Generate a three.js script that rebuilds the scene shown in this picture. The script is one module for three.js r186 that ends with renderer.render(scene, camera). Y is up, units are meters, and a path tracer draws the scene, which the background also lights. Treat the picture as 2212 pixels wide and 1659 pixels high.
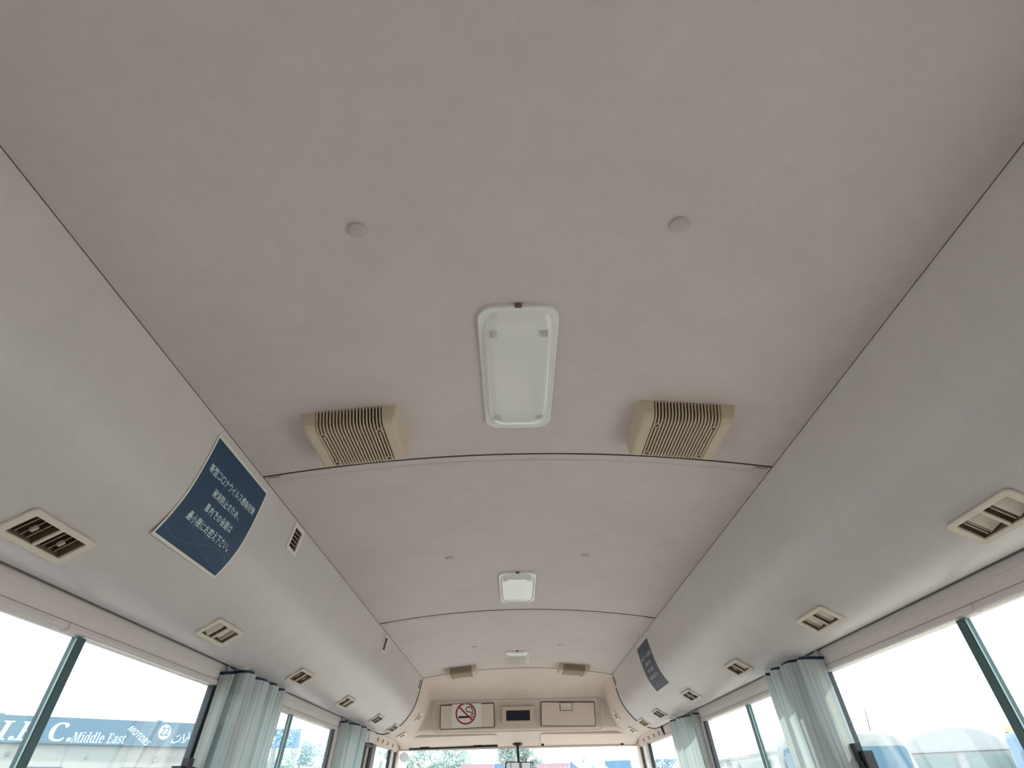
import * as THREE from 'three';
import { mergeGeometries } from 'three/addons/utils/BufferGeometryUtils.js';
import { RoundedBoxGeometry } from 'three/addons/geometries/RoundedBoxGeometry.js';

// ------------------------------------------------------------------ camera, sky, sun, exposure
const scene = new THREE.Scene();
const EYE = 1.25;                                   // eye height above the bus floor
const camera = new THREE.PerspectiveCamera(2 * Math.atan(829.5 / 1264) * 180 / Math.PI, 2212 / 1659, 0.05, 400);
camera.rotation.order = 'YXZ';
camera.rotation.set(0.61452, -0.00621, -0.02262);
camera.position.set(-0.0181, EYE, 0);
camera.updateMatrixWorld(true);
const renderer = new THREE.WebGLRenderer({ antialias: true });
renderer.toneMapping = THREE.LinearToneMapping;
renderer.toneMappingExposure = 1.07;
renderer.shadowMap.enabled = true;
scene.background = new THREE.Color().setRGB(0.9, 0.955, 1.0);   // pale hazy sky, even all round
scene.backgroundIntensity = 3.6;
const sun = new THREE.DirectionalLight(new THREE.Color().setRGB(1, 0.97, 0.93), 8.5);
sun.position.set(27, 30, -21);
sun.target.position.set(0, 0, -8);
sun.castShadow = true;
sun.shadow.radius = 2;
Object.assign(sun.shadow.camera, { left: -45, right: 45, top: 45, bottom: -45, near: 1, far: 140 });
scene.add(sun, sun.target);

// ------------------------------------------------------------------ helpers
let seed = 12345;
const rnd = () => ((seed = (seed * 1664525 + 1013904223) >>> 0) / 4294967296);
const taken = new Map();
const numbered = (name) => { const n = taken.get(name) ?? 0; taken.set(name, n + 1); return n ? name + '_' + String(n).padStart(3, '0') : name; };
function tag(o, label, category, group, kind) {
  if (label) o.userData.label = label;
  if (category) o.userData.category = category;
  if (group) o.userData.group = group;
  if (kind) o.userData.kind = kind;
  return o;
}
function shade(o) { o.traverse((m) => { if (m.isMesh) { m.castShadow = true; m.receiveShadow = true; } }); return o; }
function mesh(name, geo, mat, parent) {
  const m = new THREE.Mesh(geo, mat);
  m.name = parent ? name : numbered(name);
  (parent ?? scene).add(m);
  return shade(m);
}
function thing(name, label, category, group) { const g = new THREE.Group(); g.name = numbered(name); scene.add(g); return tag(g, label, category, group); }
function struct(name, geo, mat) { const m = new THREE.Mesh(geo, mat); m.name = name; scene.add(m); tag(m, null, null, null, 'structure'); return shade(m); }
function structGroup(name) { const g = new THREE.Group(); g.name = name; scene.add(g); return tag(g, null, null, null, 'structure'); }
const W = (X, Y, Z) => new THREE.Vector3(X, EYE + Y, -Z);        // bus measures: X right, Y above the eye, Z ahead of the eye
const box = (sx, sy, sz, x = 0, y = 0, z = 0) => new THREE.BoxGeometry(sx, sy, sz).translate(x, y, z);
const rbox = (sx, sy, sz, r, x = 0, y = 0, z = 0, seg = 2) => new RoundedBoxGeometry(sx, sy, sz, seg, r).translate(x, y, z);
function merge(list) { return mergeGeometries(list.map((g) => { const n = g.index ? g.toNonIndexed() : g; for (const k of Object.keys(n.attributes)) if (!['position', 'normal', 'uv'].includes(k)) n.deleteAttribute(k); return n; })); }
// a grid of points fn(u, v); cells for which skip(i, j) is true stay open; uv in metres as given by uvf
function grid(us, vs, fn, uvf, skip, flip) {
  const pos = [], uv = [], idx = [], n = vs.length;
  for (const u of us) for (const v of vs) { const p = fn(u, v); pos.push(p.x, p.y, p.z); const t = uvf ? uvf(u, v) : [u, v]; uv.push(t[0], t[1]); }
  for (let i = 0; i + 1 < us.length; i++) for (let j = 0; j + 1 < n; j++) {
    if (skip && skip((us[i] + us[i + 1]) / 2, (vs[j] + vs[j + 1]) / 2)) continue;
    const a = i * n + j, b = a + 1, c = a + n, d = c + 1;
    if (flip) idx.push(a, b, c, b, d, c); else idx.push(a, c, b, b, c, d);
  }
  const g = new THREE.BufferGeometry();
  g.setAttribute('position', new THREE.Float32BufferAttribute(pos, 3));
  g.setAttribute('uv', new THREE.Float32BufferAttribute(uv, 2));
  g.setIndex(idx); g.computeVertexNormals();
  return g;
}
const span = (a, b, n) => Array.from({ length: n + 1 }, (_, i) => a + (b - a) * i / n);
const sorted = (...lists) => [...new Set(lists.flat().map((v) => +v.toFixed(5)))].sort((a, b) => a - b);
function roundRect(w, h, r, hole) {
  const s = hole ? new THREE.Path() : new THREE.Shape(), x = w / 2, y = h / 2;
  s.moveTo(-x + r, -y); s.lineTo(x - r, -y); s.absarc(x - r, -y + r, r, -Math.PI / 2, 0); s.lineTo(x, y - r); s.absarc(x - r, y - r, r, 0, Math.PI / 2);
  s.lineTo(-x + r, y); s.absarc(-x + r, y - r, r, Math.PI / 2, Math.PI); s.lineTo(-x, -y + r); s.absarc(-x + r, -y + r, r, Math.PI, Math.PI * 1.5);
  return s;
}
const extr = (shape, depth, bevel = 0, seg = 5) => new THREE.ExtrudeGeometry(shape, { depth, bevelEnabled: bevel > 0, bevelSize: bevel, bevelThickness: bevel, bevelOffset: -bevel, bevelSegments: 3, curveSegments: seg });
// a prism with a closed outline in (X, Y), drawn out from Z0 to Z1 (bus measures)
function extrudeZ(pts, Z0, Z1, sgn = 1) {
  const s = new THREE.Shape(pts.map(([x, y]) => new THREE.Vector2(x * sgn, EYE + y)));
  return new THREE.ExtrudeGeometry(s, { depth: Z1 - Z0, bevelEnabled: false }).translate(0, 0, -Z1);
}
// direction of a photo pixel, used only to find where things touch the surfaces of the bus
const pix = (u, v) => new THREE.Vector3((u - 1106) / 1264, (829.5 - v) / 1264, -1).applyQuaternion(camera.quaternion);
const pixAtZ = (u, v, Z) => { const d = pix(u, v); return camera.position.clone().addScaledVector(d, Z / -d.z); };
const polar = (az, dist, y) => new THREE.Vector3(Math.sin(az * Math.PI / 180) * dist, EYE + y, -Math.cos(az * Math.PI / 180) * dist);

// ------------------------------------------------------------------ materials
function noiseTexture(size, layers, base, amp, seedValue) {
  let s = seedValue; const r = () => ((s = (s * 1664525 + 1013904223) >>> 0) / 4294967296);
  const f = new Float32Array(size * size);
  for (const [cells, weight] of layers) {
    const g = Float32Array.from({ length: cells * cells }, r);
    for (let y = 0; y < size; y++) for (let x = 0; x < size; x++) {
      const fx = x / size * cells, fy = y / size * cells, x0 = fx | 0, y0 = fy | 0; let tx = fx - x0, ty = fy - y0; tx = tx * tx * (3 - 2 * tx); ty = ty * ty * (3 - 2 * ty);
      const x1 = (x0 + 1) % cells, y1 = (y0 + 1) % cells;
      f[y * size + x] += weight * ((g[y0 * cells + x0] * (1 - tx) + g[y0 * cells + x1] * tx) * (1 - ty) + (g[y1 * cells + x0] * (1 - tx) + g[y1 * cells + x1] * tx) * ty - 0.5);
    }
  }
  const d = new Uint8Array(size * size * 4);
  for (let i = 0; i < size * size; i++) { const v = Math.max(0, Math.min(255, 255 * (base + amp * f[i]))); d[i * 4] = d[i * 4 + 1] = d[i * 4 + 2] = v; d[i * 4 + 3] = 255; }
  const t = new THREE.DataTexture(d, size, size); t.wrapS = t.wrapT = THREE.RepeatWrapping; t.magFilter = THREE.LinearFilter; t.minFilter = THREE.LinearMipmapLinearFilter; t.generateMipmaps = true; t.needsUpdate = true;
  return t;
}
const grain = noiseTexture(512, [[256, 0.6], [128, 0.4], [40, 0.25]], 0.5, 0.7, 7);
const mottle = noiseTexture(512, [[6, 0.5], [14, 0.4], [45, 0.3], [140, 0.25]], 0.94, 0.05, 11); mottle.colorSpace = THREE.SRGBColorSpace;
const asphalt = noiseTexture(512, [[8, 0.5], [30, 0.4], [128, 0.5]], 0.82, 0.3, 19); asphalt.colorSpace = THREE.SRGBColorSpace;
const rep = (t, k, k2 = k) => { const c = t.clone(); c.repeat.set(k, k2); c.needsUpdate = true; return c; };
const L = (r, g, b) => new THREE.Color().setRGB(r, g, b);
const std = (color, roughness = 0.6, more = {}) => new THREE.MeshStandardMaterial({ color, roughness, side: THREE.DoubleSide, ...more });
const phys = (color, roughness, more = {}) => new THREE.MeshPhysicalMaterial({ color, roughness, side: THREE.DoubleSide, ...more });
const M = {
  ceiling: phys(L(0.76, 0.675, 0.645), 0.5, { map: rep(mottle, 0.9), bumpMap: rep(grain, 6), bumpScale: 0.00025 }),
  duct: phys(L(0.755, 0.7, 0.69), 0.34, { map: rep(mottle, 0.7), bumpMap: rep(grain, 5), bumpScale: 0.0002 }),
  cap: phys(L(0.82, 0.705, 0.64), 0.5, { map: rep(mottle, 0.9), bumpMap: rep(grain, 6), bumpScale: 0.0002 }),
  capDoor: phys(L(0.77, 0.655, 0.58), 0.5, { bumpMap: rep(grain, 6), bumpScale: 0.0002 }),
  band: phys(L(0.74, 0.67, 0.66), 0.5),
  rail: std(L(0.5, 0.47, 0.47), 0.5),
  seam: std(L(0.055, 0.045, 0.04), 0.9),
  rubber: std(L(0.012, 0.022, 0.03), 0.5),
  teal: phys(L(0.05, 0.11, 0.12), 0.3),
  glassEdge: phys(L(0.4, 0.58, 0.57), 0.2),
  glass: phys(L(0.955, 0.98, 0.975), 0.0, { transmission: 1, thickness: 0, ior: 1.5 }),
  vent: phys(L(0.77, 0.695, 0.595), 0.5),
  ventInside: std(L(0.17, 0.12, 0.085), 0.7),
  slat: std(L(0.48, 0.4, 0.33), 0.55),
  speaker: phys(L(0.62, 0.52, 0.39), 0.5),
  speakerCore: std(L(0.02, 0.012, 0.008), 0.9),
  screw: std(L(0.09, 0.06, 0.03), 0.5, { metalness: 0.5 }),
  lampRim: phys(L(0.86, 0.86, 0.83), 0.25),
  diffuser: phys(L(0.84, 0.84, 0.8), 0.16, { clearcoat: 0.4, clearcoatRoughness: 0.05 }),
  lampRib: phys(L(0.62, 0.64, 0.6), 0.3),
  cap2: phys(L(0.74, 0.66, 0.6), 0.45),
  white: phys(L(0.82, 0.78, 0.74), 0.45),
  navy: std(L(0.012, 0.018, 0.05), 0.6),
  hook: phys(L(0.7, 0.72, 0.76), 0.35),
  black: std(L(0.012, 0.014, 0.018), 0.45),
  floor: std(L(0.24, 0.21, 0.19), 0.7, { map: rep(mottle, 1) }),
  wall: std(L(0.68, 0.62, 0.58), 0.6),
  shell: std(L(0.6, 0.6, 0.58), 0.5),
};

// ------------------------------------------------------------------ measures of the bus
const HW = 0.6064, SEAM_Y = 0.6325, RISE = 0.0487;
const ceilY = (x) => SEAM_Y + RISE * (1 - (x / 0.6063) ** 2);
const SEAM1 = 1.2603, PITCH = 1.4421, REAR = -2.25, CAP = SEAM1 + 2 * PITCH, FRONT = 5.06;
// half section of the air duct: from the ceiling seam down and out to the curtain rail
const ductKnots = [[0.608, 0.632], [0.614, 0.598], [0.621, 0.566], [0.6315, 0.523], [0.645, 0.482], [0.661, 0.45], [0.681, 0.421], [0.704, 0.3935], [0.729, 0.3703], [0.757, 0.35], [0.788, 0.3365], [0.8165, 0.3295], [0.842, 0.329], [0.866, 0.336]];
const ductCurve = new THREE.CatmullRomCurve3(ductKnots.map(([x, y]) => new THREE.Vector3(x, y, 0)), false, 'centripetal');
ductCurve.arcLengthDivisions = 800;
const DUCT_LEN = ductCurve.getLength();
const ductAt = (s) => { const p = ductCurve.getPointAt(Math.min(1, Math.max(0, s / DUCT_LEN))); return [p.x, p.y]; };
const ductFrame = (side, s, Z, off = 0) => {           // axes on the duct: x along the bus, y up to the seam, z into the cabin
  const t = ductCurve.getTangentAt(Math.min(1, Math.max(0, s / DUCT_LEN))), [x, y] = ductAt(s);
  const up = new THREE.Vector3(-t.x * side, -t.y, 0), n = new THREE.Vector3(side * t.y, -t.x, 0);
  const right = new THREE.Vector3().crossVectors(up, n);
  const q = new THREE.Quaternion().setFromRotationMatrix(new THREE.Matrix4().makeBasis(right, up, n));
  return { q, p: W(x * side, y, Z).addScaledVector(n, off) };
};
const WIN_TOP = 0.281, WIN_LOW = -0.46;
const wallX = (Y) => 0.9 + (0.25 - Y) * 0.1;          // the sides lean in towards the roof
function slab(side, Y0, Y1, Z0, Z1, inn, out) {        // a piece of a leaning side: inn and out from the plane of the glass
  const c = [];
  for (const Y of [Y0, Y1]) for (const Z of [Z0, Z1]) for (const o of [inn, out]) c.push(W(side * (wallX(Y) + o), Y, Z));
  const [a, b, d, e, f, g, h, i] = c, quads = [[a, b, e, d], [f, h, i, g], [a, d, h, f], [b, g, i, e], [a, f, g, b], [d, e, i, h]], pos = [], uv = [];
  for (const [p, q, r, s] of quads) { const k = side > 0 ? [p, q, r, p, r, s] : [p, r, q, p, s, r]; for (const v of k) { pos.push(v.x, v.y, v.z); uv.push(v.z, v.y); } }
  const G = new THREE.BufferGeometry(); G.setAttribute('position', new THREE.Float32BufferAttribute(pos, 3)); G.setAttribute('uv', new THREE.Float32BufferAttribute(uv, 2)); G.computeVertexNormals();
  return G;
}

// ------------------------------------------------------------------ shell of the bus
const BAYS = [[-0.735, 0.545], [0.62, 1.9], [1.975, 3.255]];  // rearmost bay left out, the solid wall there dims the rear ceiling
const LEFT_BAYS = [...BAYS, [3.33, 3.76], [3.83, 4.01], [4.17, 4.8], [4.88, 5.04]], RIGHT_BAYS = [...BAYS, [3.33, 4.72], [4.8, 5.04]];
struct('floor', box(2.0, 0.06, 7.8, 0, -0.03, -1.6), M.floor);
struct('roof', box(1.9, 0.05, 7.7, 0, EYE + 0.815, -1.6), M.shell);
for (const [name, side, bays] of [['wall_left', -1, LEFT_BAYS], ['wall_right', 1, RIGHT_BAYS]]) {
  const g = [slab(side, -1.25, WIN_LOW, REAR, FRONT + 0.3, -0.02, 0.04), slab(side, WIN_TOP, 0.83, REAR, FRONT + 0.05, 0.0, 0.018)];
  let z = REAR;
  for (const [a, b] of bays) { g.push(slab(side, WIN_LOW, WIN_TOP, z, a, -0.012, 0.012)); z = b; }
  g.push(slab(side, WIN_LOW, WIN_TOP, z, FRONT + 0.05, -0.012, 0.012));
  struct(name, merge(g), M.wall);
}
struct('wall_rear', box(1.96, 2.1, 0.05, 0, 1.05, -REAR + 0.02), M.wall);  // unseen, left without a window to darken the rear of the cabin
struct('roof_front', box(1.84, 0.53, 0.03, 0, EYE + 0.565, -(FRONT + 0.03)), M.shell);
struct('wall_front', merge([box(1.96, 0.75, 0.06, 0, 0.375, -5.44), rbox(1.84, 0.16, 0.62, 0.05, 0, 0.66, -5.12), box(1.8, 0.5, 0.3, 0, 0.36, -5.25)]), std(L(0.5, 0.45, 0.4), 0.7));
// side windows: dark gasket, two sliding panes, the teal bar where they meet, a latch
let windowNumber = 1;
function sideWindow(side, Z0, Z1, split, latch) {
  const w = structGroup('window_' + windowNumber++);
  const f = 0.017, t = [slab(side, WIN_LOW, WIN_TOP, Z0, Z0 + f, -0.007, 0.01), slab(side, WIN_LOW, WIN_TOP, Z1 - f, Z1, -0.007, 0.01), slab(side, WIN_LOW, WIN_LOW + f, Z0, Z1, -0.01, 0.014)];
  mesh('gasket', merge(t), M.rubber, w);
  if (split) {
    const c = (Z0 + Z1) / 2;
    mesh('pane', slab(side, WIN_LOW, WIN_TOP, Z0, c + 0.012, 0.004, 0.008), M.glass, w);
    mesh('pane', slab(side, WIN_LOW, WIN_TOP, c - 0.013, Z1, -0.006, -0.002), M.glass, w);
    mesh('meeting_rail', slab(side, WIN_LOW, WIN_TOP - 0.002, c - 0.013, c + 0.011, -0.0065, 0.008), M.teal, w);
    mesh('glass_edge', slab(side, WIN_LOW, WIN_TOP - 0.004, c - 0.0155, c - 0.0135, -0.005, -0.002), M.glassEdge, w);
    mesh('glass_edge', slab(side, WIN_LOW, WIN_TOP - 0.004, c + 0.0115, c + 0.0135, 0.003, 0.007), M.glassEdge, w);
  } else mesh('pane', slab(side, WIN_LOW, WIN_TOP, Z0, Z1, 0.0, 0.004), M.glass, w);
  if (latch) {
    const l = mesh('latch', merge([slab(side, -0.02, 0.082, Z1 - 0.095, Z1 - 0.005, -0.03, -0.006), slab(side, 0.06, 0.1, Z1 - 0.075, Z1 - 0.045, -0.036, -0.02)]), M.black, w);
    mesh('pull', slab(side, 0.0, 0.06, Z1 - 0.08, Z1 - 0.03, -0.034, -0.028), M.rubber, l);
  }
}
LEFT_BAYS.forEach(([a, b], i) => sideWindow(-1, a, b, i < 3, i === 1));
RIGHT_BAYS.forEach(([a, b], i) => sideWindow(1, a, b, i < 3, i === 1));

// ceiling: five vaulted panels with dark strips painting the gap shadow in the joints, the closed roof space above them
{
  const c = structGroup('ceiling');
  const ends = [REAR + 0.01, SEAM1 - 2 * PITCH, SEAM1 - PITCH, SEAM1, SEAM1 + PITCH, CAP];
  const xs = span(-HW, HW, 40);
  for (let k = 0; k + 1 < ends.length; k++) {
    const a = ends[k] + 0.0025, b = ends[k + 1] - 0.0025, lift = (x, Z) => ceilY(x) + (Z - a < 0.03 ? 0.0012 : 0);
    const zs = sorted([a, a + 0.0299, a + 0.031], span(a + 0.05, b - 0.02, 8), [b]);
    const under = grid(xs, zs, (x, Z) => W(x, lift(x, Z), Z));
    mesh('ceiling_panel', under, M.ceiling, c);
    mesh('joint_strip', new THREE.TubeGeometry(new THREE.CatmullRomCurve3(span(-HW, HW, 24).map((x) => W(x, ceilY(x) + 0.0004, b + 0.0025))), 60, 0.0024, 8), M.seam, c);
    if (k > 0) for (const s of [-1, 1]) mesh('corner_clip', box(0.03, 0.002, 0.012).rotateZ(-s * 0.155).translate(s * 0.584, EYE + ceilY(0.584) - 0.0005, -(a + 0.014)), M.ceiling, c);
  }
}

// air ducts along both sides, open where the vents sit
const VENT_S = 0.3285, VENT_H = 0.064, VENT_W = 0.156, VENT_ZS = { '-1': [0.894, 1.556, 2.226, 2.882, 3.566, 4.065], '1': [0.892, 1.556, 2.226, 2.902, 3.598, 4.065] };
const GRILLE_S = 0.0435, GRILLE_ZS = { '-1': [1.557, 2.898, 4.075], '1': [4.112] };
const ducts = {};
for (const side of [-1, 1]) {
  const holes = [];
  for (const Z of VENT_ZS[side]) holes.push([VENT_S - 0.0225, VENT_S + 0.0225, Z - 0.0635, Z + 0.0635]);
  for (const Z of GRILLE_ZS[side]) holes.push([GRILLE_S - 0.027, GRILLE_S + 0.027, Z - 0.026, Z + 0.026]);
  const ss = sorted(span(0, DUCT_LEN, 56), holes.flatMap((h) => [h[0], h[1]])), zs = sorted(span(REAR, CAP - 0.003, 20), holes.flatMap((h) => [h[2], h[3]]));
  const g = grid(ss, zs, (s, Z) => { const [x, y] = ductAt(s); return W(side * x, y, Z); }, null, (s, Z) => holes.some((h) => s > h[0] && s < h[1] && Z > h[2] && Z < h[3]), side < 0);
  const lip = grid([0, 0.02], [REAR, CAP - 0.003], (h, Z) => W(side * (0.608 + h * 0.3), 0.632 + h, Z)), low = grid([0, 0.014], [REAR, CAP - 0.003], (h, Z) => W(side * 0.866, 0.336 + h, Z));
  const rim = grid(ss, [0, 0.012], (s, h) => { const [x, y] = ductAt(s); return W(side * (x + h * 0.6), y + h * 0.6, CAP - 0.003); });
  ducts[side] = thing('air_duct', side < 0 ? 'long grey-beige air duct carrying the white-bordered blue notice' : 'long grey-beige air duct carrying the slate notice without white border', 'air duct');
  mesh('shell', merge([g, lip, low, rim]), M.duct, ducts[side]);
}

// trim over the windows, with the curtain rail between it and the duct
for (const side of [-1, 1]) {
  const t = structGroup(side < 0 ? 'trim_1' : 'trim_2');
  const end = side < 0 ? 3.79 : 4.19;
  mesh('cover_band', extrudeZ([[0.8812, 0.3372], [0.8816, 0.334], [0.8835, 0.3205], [0.885, 0.3197], [0.8862, 0.312], [0.8905, 0.2975], [0.905, 0.2975], [0.905, 0.3372]], REAR, end, side), M.band, t);
  mesh('lower_lip', extrudeZ([[0.8895, 0.2965], [0.8868, 0.2945], [0.8862, 0.288], [0.8875, 0.2835], [0.892, 0.2812], [0.915, 0.2812], [0.915, 0.2965]], REAR, end, side), M.band, t);
  for (const Z of [1.2, 2.555]) mesh('lip_joint', extrudeZ([[0.8875, 0.2955], [0.8845, 0.294], [0.884, 0.286], [0.886, 0.2795], [0.9, 0.279], [0.9, 0.2955]], Z, Z + 0.035, side), M.band, t);
  const r = thing('curtain_rail', side < 0 ? 'slim grey curtain rail beside the duct with the white-bordered notice' : 'slim grey curtain rail beside the duct with the slate notice', 'curtain rail');
  mesh('track', extrudeZ([[0.8704, 0.3515], [0.8704, 0.3398], [0.8776, 0.3398], [0.8776, 0.3515]], REAR, end, side), M.rail, r);
}

// ------------------------------------------------------------------ beige front cap
const sectionY = (x) => { x = Math.abs(x); if (x <= 0.606) return ceilY(x); let lo = 0, hi = DUCT_LEN; for (let i = 0; i < 30; i++) { const m = (lo + hi) / 2; if (ductAt(m)[0] < x) lo = m; else hi = m; } return ductAt(lo)[1]; };
const frontKnots = [[4.1, 0.86], [4.22, 0.745], [4.36, 0.69], [4.5, 0.645], [4.6, 0.61], [4.66, 0.582], [4.695, 0.555], [4.715, 0.5], [4.728, 0.43], [4.738, 0.392], [4.76, 0.376], [4.82, 0.364], [4.92, 0.342], [5.0, 0.322], [FRONT, 0.304]];
const frontY = (Z) => { for (let i = 0; i + 1 < frontKnots.length; i++) { const [a, p] = frontKnots[i], [b, q] = frontKnots[i + 1]; if (Z <= b) return p + (q - p) * (Z - a) / (b - a); } return frontKnots.at(-1)[1]; };
const smin = (a, b, k) => { const h = Math.max(k - Math.abs(a - b), 0) / k; return Math.min(a, b) - h * h * k / 4; };
const capY = (X, Z) => smin(sectionY(X), frontY(Z), 0.05 * Math.min(1, (Z - CAP) / 0.12 + 0.02));
function onCap(u, v) {                                 // where the sight line of a pixel meets the front cap
  const d = pix(u, v), o = camera.position; let t = CAP / -d.z;
  for (let i = 0; i < 4000; i++, t += 0.0005) { const p = o.clone().addScaledVector(d, t); if (-p.z > FRONT) return p; if (p.y - EYE > capY(Math.max(-0.866, Math.min(0.866, p.x)), -p.z)) return p; }
  return null;
}
const capNormal = (X, Z) => { const e = 0.004, dx = (capY(X + e, Z) - capY(X - e, Z)) / (2 * e), dz = (capY(X, Z + e) - capY(X, Z - e)) / (2 * e); return new THREE.Vector3(dx, -1, -dz).normalize(); };
{
  const half = sorted(span(0, 0.56, 14), [0.59, 0.602, 0.606], span(0.004, DUCT_LEN, 40).map((s) => ductAt(s)[0]));
  const xs = sorted(half.map((x) => -x), half), zs = sorted(span(CAP + 0.003, 4.66, 26), span(4.665, 4.8, 30), span(4.81, FRONT, 12));
  const g = thing('front_overhead_cabinet', 'beige moulded overhead front cabinet above the windscreen', 'overhead cabinet');
  const under = grid(xs, zs, (x, Z) => W(x, capY(x, Z), Z));
  const edge = grid(xs, [0, 0.012], (x, h) => W(x, capY(x, CAP + 0.003) + h, CAP + 0.003)), lip = grid(xs, [0, 0.02], (x, h) => W(x, capY(x, FRONT) + h, FRONT));
  mesh('moulding', merge([under, edge, lip]), M.cap, g);
  // dark joint behind the gap between duct, ceiling and cap
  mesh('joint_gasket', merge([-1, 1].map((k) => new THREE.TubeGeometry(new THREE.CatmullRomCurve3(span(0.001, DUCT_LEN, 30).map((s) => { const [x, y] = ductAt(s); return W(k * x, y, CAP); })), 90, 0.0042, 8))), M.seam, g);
  // raised field behind the doors with a rounded lower edge
  const bezelMat = phys(L(0.66, 0.55, 0.44), 0.45), faceZ = 4.722, put = (geo, Z, Y, X = 0, tilt = 0.19) => geo.rotateX(tilt).translate(X, EYE + Y, -Z);
  const ring = roundRect(1.19, 0.2, 0.035); ring.holes.push(roundRect(1.176, 0.19, 0.032, true));
  mesh('raised_border', put(extr(ring, 0.004, 0.0015), 4.7, 0.469), M.cap, g);
  // two doors with a dark joint round them
  for (const [X, Y, turn, latch] of [[-0.356, 0.4715, 0.022, false], [0.352, 0.4725, -0.022, true]]) {
    const d = new THREE.Group(); d.name = 'door'; g.add(d); d.position.copy(W(X, Y, faceZ - 0.008)); d.rotation.set(0.15, 0, turn);
    mesh('joint', extr(roundRect(0.382, 0.152, 0.006), 0.012), M.seam, d).position.z = -0.006;
    mesh('leaf', extr(roundRect(0.372, 0.142, 0.005), 0.012, 0.0025), M.capDoor, d).position.z = 0.002;
    if (latch) {
      mesh('latch_joint', box(0.09, 0.05, 0.004, -0.012, 0.045, 0.016), M.seam, d);
      mesh('latch', merge([rbox(0.082, 0.044, 0.012, 0.003, -0.012, 0.046, 0.015), box(0.07, 0.012, 0.008, -0.012, 0.032, 0.02)]), M.vent, d);
    }
  }
  // clock display
  const s = thing('clock_display', 'dark digital clock display in a beige bezel between cabinet doors', 'clock');
  const bez = roundRect(0.228, 0.096, 0.014); bez.holes.push(roundRect(0.166, 0.062, 0.003, true));
  s.position.copy(W(0.001, 0.4685, faceZ - 0.014)); s.rotation.x = 0.13;
  mesh('bezel', extr(bez, 0.012, 0.004), bezelMat, s).position.z = 0;
  mesh('hood', rbox(0.24, 0.014, 0.026, 0.005, 0, 0.05, 0.006), bezelMat, s);
  mesh('screen', box(0.17, 0.066, 0.004, 0, 0, 0.004), phys(L(0.004, 0.005, 0.02), 0.45), s);
}
// small vents and slots of the front cap
function capVent(u, v, len, wide, label) {
  const mid = onCap(u, v); if (!mid) return;
  const n = capNormal(mid.x, -mid.z), x = new THREE.Vector3(0, 0, -1); x.addScaledVector(n, -x.dot(n)).normalize();
  mid.y = EYE + capY(mid.x, -mid.z);
  const y = new THREE.Vector3().crossVectors(n, x), t = thing('cabin_vent', label, 'vent');
  t.position.copy(mid).addScaledVector(n, 0.003); t.quaternion.setFromRotationMatrix(new THREE.Matrix4().makeBasis(x, y, n));
  const f = roundRect(len, wide, 0.006); f.holes.push(roundRect(len * 0.66, wide * 0.46, 0.002, true));
  mesh('frame', extr(f, 0.003, 0.0012), M.white, t).position.z = -0.001;
  mesh('slot', box(len * 0.68, wide * 0.48, 0.002, 0, 0, 0.0004), M.ventInside, t);
  mesh('blade', box(len * 0.64, wide * 0.12, 0.003, 0, 0, 0.0016), M.slat, t);
}
capVent(868, 1588, 0.12, 0.06, 'small cream vent low on the front cabinet beside the sliding door');
capVent(1366, 1577, 0.12, 0.06, 'small cream vent low on the front cabinet beside the driver window');
capVent(904, 1549, 0.1, 0.06, 'slim upright cream vent on the front cabinet near the no smoking sticker');
capVent(1332, 1546, 0.1, 0.06, 'slim upright cream vent on the front cabinet near the latched door');

// side headers of the front cap with their four slots, windscreen pillars
for (const side of [-1, 1]) {
  const h = structGroup(side < 0 ? 'trim_3' : 'trim_4');
  mesh('side_header', extrudeZ([[0.862, 0.36], [0.866, 0.335], [0.874, 0.324], [0.886, 0.288], [0.9, 0.281], [0.91, 0.281], [0.91, 0.36]], CAP + 0.012, FRONT + 0.02, side), M.cap, h);
  mesh('header_joint', extrudeZ([[0.8655, 0.34], [0.873, 0.325], [0.888, 0.285], [0.9, 0.285], [0.9, 0.34]], CAP - 0.004, CAP + 0.014, side), M.rubber, h);  // dark strip put in for the shaded gap between trim and header
  for (const Z of [4.26, 4.42, 4.6, 4.79]) mesh('slot', box(0.004, 0.022, 0.012).rotateZ(side * 0.3).translate(side * 0.8775, EYE + 0.309, -Z), M.ventInside, h);
  const p = [];
  p.push(slab(side, WIN_LOW, WIN_TOP + 0.05, 5.03, 5.12, -0.02, 0.035));
  const pill = new THREE.BoxGeometry(0.06, 0.86, 0.05); pill.rotateX(-0.42).translate(side * 0.895, EYE - 0.08, -5.24); p.push(pill);
  mesh('windscreen_pillar', merge(p), M.cap, h);
}
{ // windscreen, leaning back from the dash to the header
  const w = structGroup('window_30');
  const lean = Math.atan2(0.36, 0.82);
  mesh('pane', box(1.8, 0.9, 0.005).rotateX(lean).translate(0, EYE - 0.1, -(FRONT + 0.19)), M.glass, w);
  mesh('black_border', box(1.78, 0.012, 0.004).rotateX(lean).translate(0, EYE + 0.297, -(FRONT + 0.012)), M.cap2, w);
}

// ------------------------------------------------------------------ printed matter
const canvas = (w, h) => { const c = document.createElement('canvas'); c.width = w; c.height = h; return c; };
function canvasTexture(c) { const t = new THREE.CanvasTexture(c); t.colorSpace = THREE.SRGBColorSpace; t.magFilter = THREE.LinearFilter; t.anisotropy = 8; return t; }
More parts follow.
